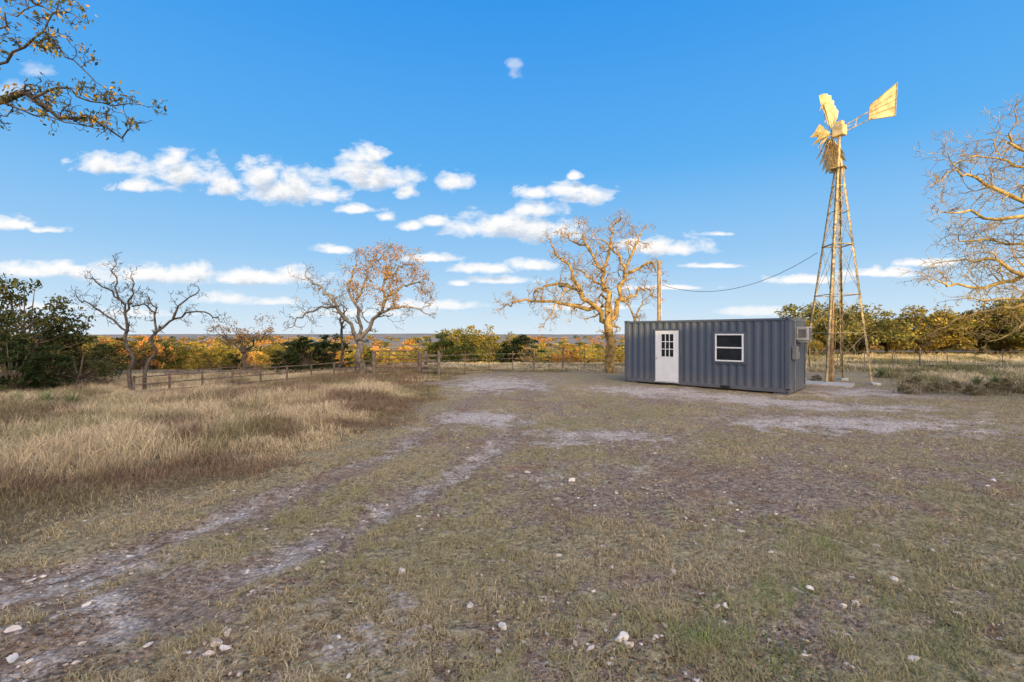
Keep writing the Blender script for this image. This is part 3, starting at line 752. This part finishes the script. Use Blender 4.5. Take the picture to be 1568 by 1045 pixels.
rods('tail_boom',[(hub+up*.12,onplane(1336,168),.022),(hub-up*.12,onplane(1336,181),.022),(hub+up*.12,onplane(1310,190),.014),(onplane(1310,194),onplane(1312,181),.012)],M_wm,wm,6)
rods('vane_stiffeners',[(q[0]+th*2,q[3]+th*2,.02),(q[0]+th*2.2,q[1]+th*2.2,.018),(q[3]+th*2,q[2]+th*2,.018),(q[1]+th*2,q[2]+th*2,.014)]+[(q[0].lerp(q[3],f_)+th*1.6,q[1].lerp(q[2],f_)+th*1.6,.013) for f_ in (.3,.5,.72)],M_wm,wm,6)
for f in feet:
    g=boxmesh('leg_footing',[(-.16,.16,-.16,.16,-.1,.08)],M_steel,wm,.02);g.location=f+Vector((0,0,.06))
sl=boxmesh('concrete_slab',[(-.9,.9,-.7,.7,-.1,.09)],simple('concrete_mat',(.36,.34,.31),(.5,.48,.45),5,.9,.1,bump=.3),None,.015)
sl.location=(12.6,18.3,0);sl.rotation_euler=(0,0,-.7)

# ---------------------------------------------------------------- utility pole + wire
M_wood=simple('weathered_wood_mat',(.24,.16,.08),(.48,.35,.2),6,.9,.1)
po=bpy.data.objects.new('utility_pole',None);scene.collection.objects.link(po)
X=at(1009,23);pt=P(1009,400,23)
rods('pole',[((X,23,-.2),pt,.085)],M_wood,po,10)
rods('pole_hardware',[((X,23,4.55),(X+.16,22.95,4.55),.02),((X-.12,23,5.1),(X+.12,23,5.1),.03),((X+.09,22.9,2),(X+.09,22.9,4.9),.02)],M_steel,po)
a=Vector((X+.15,22.95,4.52));b2=P(1252,387,18.9);pts=[]
for i in range(25):
    t=i/24;p_=a.lerp(b2,t);p_.z-=4*.85*t*(1-t);pts.append(p_)
T=Tree();T.tube(pts,[.011]*25,5);mesh_np('overhead_wire',np.array([v[:] for v in T.V]),np.array(T.F),mat=M_black,smooth=True)

# ---------------------------------------------------------------- fences
M_fence=simple('rusty_fence_pipe_mat',(.08,.06,.05),(.19,.15,.12),6,.7,.3)
pf=bpy.data.objects.new('pipe_fence',None);scene.collection.objects.link(pf)
A=P(205,578,17.0);B=P(575,552,23.5)
sg=[];n=9
for i in range(n+1):
    p_=A.lerp(B,i/n);sg.append(((p_.x,p_.y,float(gz(p_.x,p_.y))-.2),(p_.x,p_.y,p_.z+.05),.04))
for dz in (0,-.28,-.56): sg.append((A+Vector((0,0,dz)),B+Vector((0,0,dz)),.022))
rods('posts_and_rails',sg,M_fence,pf)
sg=[];A3=P(240,571,26);B3=P(445,556,30)
for i in range(8):
    p_=A3.lerp(B3,i/7);sg.append(((p_.x,p_.y,float(gz(p_.x,p_.y))-.2),(p_.x,p_.y,p_.z+.05),.04))
for dz in (0,-.35,-.7): sg.append((A3+Vector((0,0,dz)),B3+Vector((0,0,dz)),.022))
rods('back_run',sg,M_fence,pf)
gt=bpy.data.objects.new('ranch_gate',None);scene.collection.objects.link(gt)
A=P(575,548,22.6);B=P(640,546,22.8);z0=.02;sg=[]
for i in range(6):
    z=z0+.2+i*.2;sg.append(((A.x,A.y,z),(B.x,B.y,z),.028))
for t in (0,.33,.66,1):
    p_=A.lerp(B,t);sg.append(((p_.x,p_.y,z0+.2),(p_.x,p_.y,z0+1.2),.03))
rods('gate_bars',sg,simple('gate_paint_mat',(.14,.075,.05),(.26,.15,.10),5,.6,.3),gt)
sg=[]
for a_,D in ((572,22.6),(643,22.8),(652,22.8),(672,22.2)):
    X=at(a_,D);sg.append(((X,D,-.3),(X,D,1.2),.08))
M_gw=simple('grey_wood_mat',(.12,.10,.08),(.24,.20,.16),6,.9,.1)
rods('gate_posts',sg,M_gw,gt)
X0=at(646,22.5);X1=at(671,22.5)
boxmesh('gate_brace_boards',[(X0,X1,22.42,22.46,z,z+.10) for z in (.2,.45,.7,.95)],M_gw,gt)
wf=bpy.data.objects.new('wire_fence',None);scene.collection.objects.link(wf)
sg=[];wr=[]
def wfence(p,q,n,hh=1.15):
    pr=None
    for i in range(n+1):
        t=i/n;x=p[0]+(q[0]-p[0])*t;y=p[1]+(q[1]-p[1])*t;z=float(gz(x,y));k=(i%4==0)
        sg.append(((x,y,z-.2),(x+random.uniform(-.03,.03),y,z+hh+(.1 if k else 0)),.045 if k else .02))
        if pr:
            for h_ in (.25,.5,.75,1.0): wr.append(((pr[0],pr[1],pr[2]+h_),(x,y,z+h_),.005))
        pr=(x,y,z)
wfence((at(672,22.3),22.3),(at(818,25),25),4);wfence((at(818,25),25),(at(862,27),27),2);wfence((at(862,27),27),(at(1050,29),29),6)
wfence((at(1240,27),27),(34,27),10);
rods('fence_posts',sg,M_fence,wf,6);rods('fence_wires',wr,M_steel,wf,3)

def yucca(px_,py,D=None):
    X,Y=G(px_,py);n=90;a=R.uniform(0,6.28,n);el=R.uniform(.2,1.4,n);ln=R.uniform(.3,.5,n)
    z0=float(gz(X,Y));p0=np.tile([X,Y,z0+.12],(n,1));d=np.stack([np.cos(a)*np.cos(el),np.sin(a)*np.cos(el),np.sin(el)],-1)
    sd=np.stack([-np.sin(a),np.cos(a),0*a],-1)*.022
    V=np.stack([p0-sd,p0+sd,p0+d*ln[:,None]],1).reshape(-1,3)
    mesh_np('yucca_plant',V,np.arange(n*3).reshape(-1,3),col=np.repeat(np.array([[.20,.24,.11]])*R.uniform(.7,1.3,(n,1)),3,0),mat=M_grass)
yucca(1497,594);yucca(1525,590);yucca(1350,578);yucca(25,612);yucca(70,618);yucca(110,625)
shr=leafy_mesh('shr',90,2.2,1.0,40,60,.045,[(.20,.16,.09),(.15,.15,.07),(.28,.2,.11)],'j')
for a_,y_,s_ in ((1545,600,.5),(1460,598,.35),(1250,586,.3),(1400,592,.4),(1520,602,.4),(1385,603,.3),(1430,600,.35),(1490,606,.35)):
    X,Y=G(a_,y_);place(shr,'dry_shrub',X,Y,s_,s_*.9)

# ---------------------------------------------------------------- sun
ta=Vector((-.30,.954,0)).normalized();el=math.radians(8.2)
dirv=Vector((ta.x*math.cos(el),ta.y*math.cos(el),-math.sin(el)))
sl=bpy.data.lights.new('sun','SUN');sl.energy=5;sl.angle=math.radians(.5);sl.color=(1,.69,.25)
so=bpy.data.objects.new('sun',sl);scene.collection.objects.link(so);so.rotation_euler=dirv.to_track_quat('-Z','Y').to_euler()

# ---------------------------------------------------------------- world
w=bpy.data.worlds.new('World');scene.world=w;w.use_nodes=True;nt=w.node_tree;bg=nt.nodes['Background'];bg.inputs[1].default_value=.1
try:
    w.cycles.sampling_method='MANUAL';w.cycles.sample_map_resolution=256
except Exception: pass
sky=N(nt,'ShaderNodeTexSky',sky_type='NISHITA');sky.sun_disc=False;sky.sun_elevation=el;sky.sun_rotation=math.atan2(-dirv.x,-dirv.y)
tcw=N(nt,'ShaderNodeTexCoord').outputs['Generated']
nv=N(nt,'ShaderNodeVectorMath',operation='NORMALIZE');nt.links.new(tcw,nv.inputs[0])
sx=N(nt,'ShaderNodeSeparateXYZ');nt.links.new(nv.outputs[0],sx.inputs[0])
def k10(h): 
    c=[int(h[i:i+2],16)/255 for i in (0,2,4)];return tuple((v/12.92 if v<.04 else ((v+.055)/1.055)**2.4) for v in c)
grad=ramp(nt,sx.outputs[2],[(0.0,k10('dcebf6')),(.05,k10('c6e1f6')),(.16,k10('98caf4')),(.34,k10('5db0f2')),(.60,k10('3596ec')),(1,k10('2580dc'))])
sc10=N(nt,'ShaderNodeVectorMath',operation='SCALE');sc10.inputs['Scale'].default_value=10.3;nt.links.new(grad,sc10.inputs[0])
base=mixc(nt,.04,sc10.outputs[0],sky.outputs[0])
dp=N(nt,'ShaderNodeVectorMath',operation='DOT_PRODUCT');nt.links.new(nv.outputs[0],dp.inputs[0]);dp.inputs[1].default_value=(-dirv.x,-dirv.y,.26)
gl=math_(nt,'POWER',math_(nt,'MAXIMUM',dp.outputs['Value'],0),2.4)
gc=N(nt,'ShaderNodeVectorMath',operation='SCALE');gc.inputs[0].default_value=(52,38.5,24.5);nt.links.new(gl,gc.inputs['Scale'])  # warm glow added to the off-frame sky near the sun, brightens the foreground
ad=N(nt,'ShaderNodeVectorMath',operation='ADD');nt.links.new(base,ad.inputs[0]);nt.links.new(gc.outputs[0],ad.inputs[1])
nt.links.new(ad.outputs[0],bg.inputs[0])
cl=[(165,252,54,15),(205,284,40,11),(262,242,24,14),(285,265,50,25),(345,284,28,16),(400,268,34,22),(440,287,68,27),(492,296,38,17),
(560,236,30,15),(548,262,44,19),(592,272,52,20),(625,292,20,11),(694,278,23,15),(548,320,32,7),(592,332,16,7),(815,295,26,10),(868,288,28,13),(902,300,38,14),(878,269,12,8),
(828,322,36,13),(770,345,82,19),(825,352,62,19),(665,340,24,9),(630,345,20,8),(510,381,30,8),(20,343,34,11),(72,352,28,6),
(1020,378,64,14),(968,372,22,8),(70,414,100,13),(250,420,110,15),(405,424,98,13),(350,456,38,11),(660,395,44,7),(740,410,52,9),(812,405,36,10),(770,429,42,6),
(1105,358,24,4),(1095,407,46,4),(1240,428,56,7),(1345,418,64,7),(1420,402,42,6),(660,467,80,7),(560,480,100,6),(900,470,70,5),(1160,477,50,7),(420,462,30,6),(1010,440,60,4),
(700,434,14,5),(60,470,70,6),(200,480,80,6)]
def field_group(nm,cl):
    grp=bpy.data.node_groups.new(nm,'ShaderNodeTree')
    grp.interface.new_socket('uv',in_out='INPUT',socket_type='NodeSocketVector');grp.interface.new_socket('f',in_out='OUTPUT',socket_type='NodeSocketFloat')
    gi=grp.nodes.new('NodeGroupInput');go=grp.nodes.new('NodeGroupOutput');last=None
    for (cx,cy,rx,ry) in cl:
        u0=(cx-784)/F;v0=(512-cy-ry*.25)/F;a_=F/rx;b_=F/ry*.85
        m1=grp.nodes.new('ShaderNodeVectorMath');m1.operation='MULTIPLY_ADD';grp.links.new(gi.outputs[0],m1.inputs[0]);m1.inputs[1].default_value=(a_,b_,0);m1.inputs[2].default_value=(-u0*a_,-v0*b_,0)
        m2=grp.nodes.new('ShaderNodeVectorMath');m2.operation='MULTIPLY';grp.links.new(m1.outputs[0],m2.inputs[0]);m2.inputs[1].default_value=(-1,-1.9,0)
        m3=grp.nodes.new('ShaderNodeVectorMath');m3.operation='MAXIMUM';grp.links.new(m1.outputs[0],m3.inputs[0]);grp.links.new(m2.outputs[0],m3.inputs[1])
        m4=grp.nodes.new('ShaderNodeVectorMath');m4.operation='LENGTH';grp.links.new(m3.outputs[0],m4.inputs[0])
        if last is None: last=m4.outputs['Value']
        else: 
            mm=grp.nodes.new('ShaderNodeMath');mm.operation='SMOOTH_MIN';mm.inputs[2].default_value=.22;grp.links.new(last,mm.inputs[0]);grp.links.new(m4.outputs['Value'],mm.inputs[1]);last=mm.outputs[0]
    sb=grp.nodes.new('ShaderNodeMath');sb.operation='SUBTRACT';sb.inputs[0].default_value=1;grp.links.new(last,sb.inputs[1]);grp.links.new(sb.outputs[0],go.inputs[0])
    return grp
yc=math_(nt,'MAXIMUM',sx.outputs[1],.02)
uvn=N(nt,'ShaderNodeCombineXYZ');uu=math_(nt,'DIVIDE',sx.outputs[0],yc);vv=math_(nt,'DIVIDE',sx.outputs[2],yc);nt.links.new(uu,uvn.inputs[0]);nt.links.new(vv,uvn.inputs[1])
def band(u0,u1,v0,v1):
    a=math_(nt,'MULTIPLY',math_(nt,'GREATER_THAN',uu,u0),math_(nt,'LESS_THAN',uu,u1))
    b=math_(nt,'MULTIPLY',math_(nt,'GREATER_THAN',vv,v0),math_(nt,'LESS_THAN',vv,v1))
    return math_(nt,'MULTIPLY',math_(nt,'MULTIPLY',a,b),math_(nt,'GREATER_THAN',sx.outputs[1],.05))
def cloud_layer(prev,grp,fac,dmul):
    def cloudval(off):
        o_=N(nt,'ShaderNodeVectorMath',operation='ADD');nt.links.new(uvn.outputs[0],o_.inputs[0]);o_.inputs[1].default_value=off
        g_=N(nt,'ShaderNodeGroup');g_.node_tree=grp;nt.links.new(o_.outputs[0],g_.inputs[0])
        mpn=N(nt,'ShaderNodeMapping');mpn.inputs['Scale'].default_value=(1,1.6,1);nt.links.new(o_.outputs[0],mpn.inputs['Vector'])
        nn=noise(nt,18,6,.6,mpn.outputs[0],.3)
        s1=math_(nt,'MULTIPLY',math_(nt,'SUBTRACT',nn.outputs[0],.50),2.9)
        g2=math_(nt,'MAXIMUM',g_.outputs[0],-3.0)
        return math_(nt,'ADD',g2,s1)
    d0_=cloudval((0,0,0));d1_=cloudval((-.008,.020,0))
    dens=ramp(nt,math_(nt,'MULTIPLY_ADD',d0_,.5,.5),[(.35,0.),(.54,.5),(.78,1.)])
    elev=math_(nt,'MULTIPLY',sx.outputs[2],12,clamp=True)
    dens=math_(nt,'MULTIPLY',math_(nt,'MULTIPLY',dens,math_(nt,'MULTIPLY_ADD',elev,.6,.4)),dmul)
    sh=ramp(nt,math_(nt,'MULTIPLY_ADD',d1_,.5,.5),[(.42,(10.2,10.1,10.0)),(.66,(9.3,9.4,9.6)),(.92,(6.2,6.9,7.9))])
    fin=mixc(nt,dens,ad.outputs[0],sh)
    b2=N(nt,'ShaderNodeBackground');b2.inputs[1].default_value=.1;nt.links.new(fin,b2.inputs[0])
    ms=N(nt,'ShaderNodeMixShader');nt.links.new(fac,ms.inputs[0]);nt.links.new(prev,ms.inputs[1]);nt.links.new(b2.outputs[0],ms.inputs[2]);return ms.outputs[0]
out=cloud_layer(bg.outputs[0],field_group('cloud_field_low',cl),band(-1.35,1.15,0,.46),1.0)
out=cloud_layer(out,field_group('cloud_field_high',[(788,112,9,11),(787,98,12,7),(22,138,22,14),(55,108,26,10)]),band(-1.2,.1,.46,.70),.42)
nt.links.new(out,nt.nodes['World Output'].inputs['Surface'])

# ---------------------------------------------------------------- camera
cd=bpy.data.cameras.new('camera');cd.lens=16;cd.sensor_width=36;cd.clip_end=20000;cd.clip_start=.05;cd.shift_y=-10.5/1568
co=bpy.data.objects.new('camera',cd);scene.collection.objects.link(co);co.location=(0,0,H);co.rotation_euler=(math.radians(90),0,0)
scene.camera=co
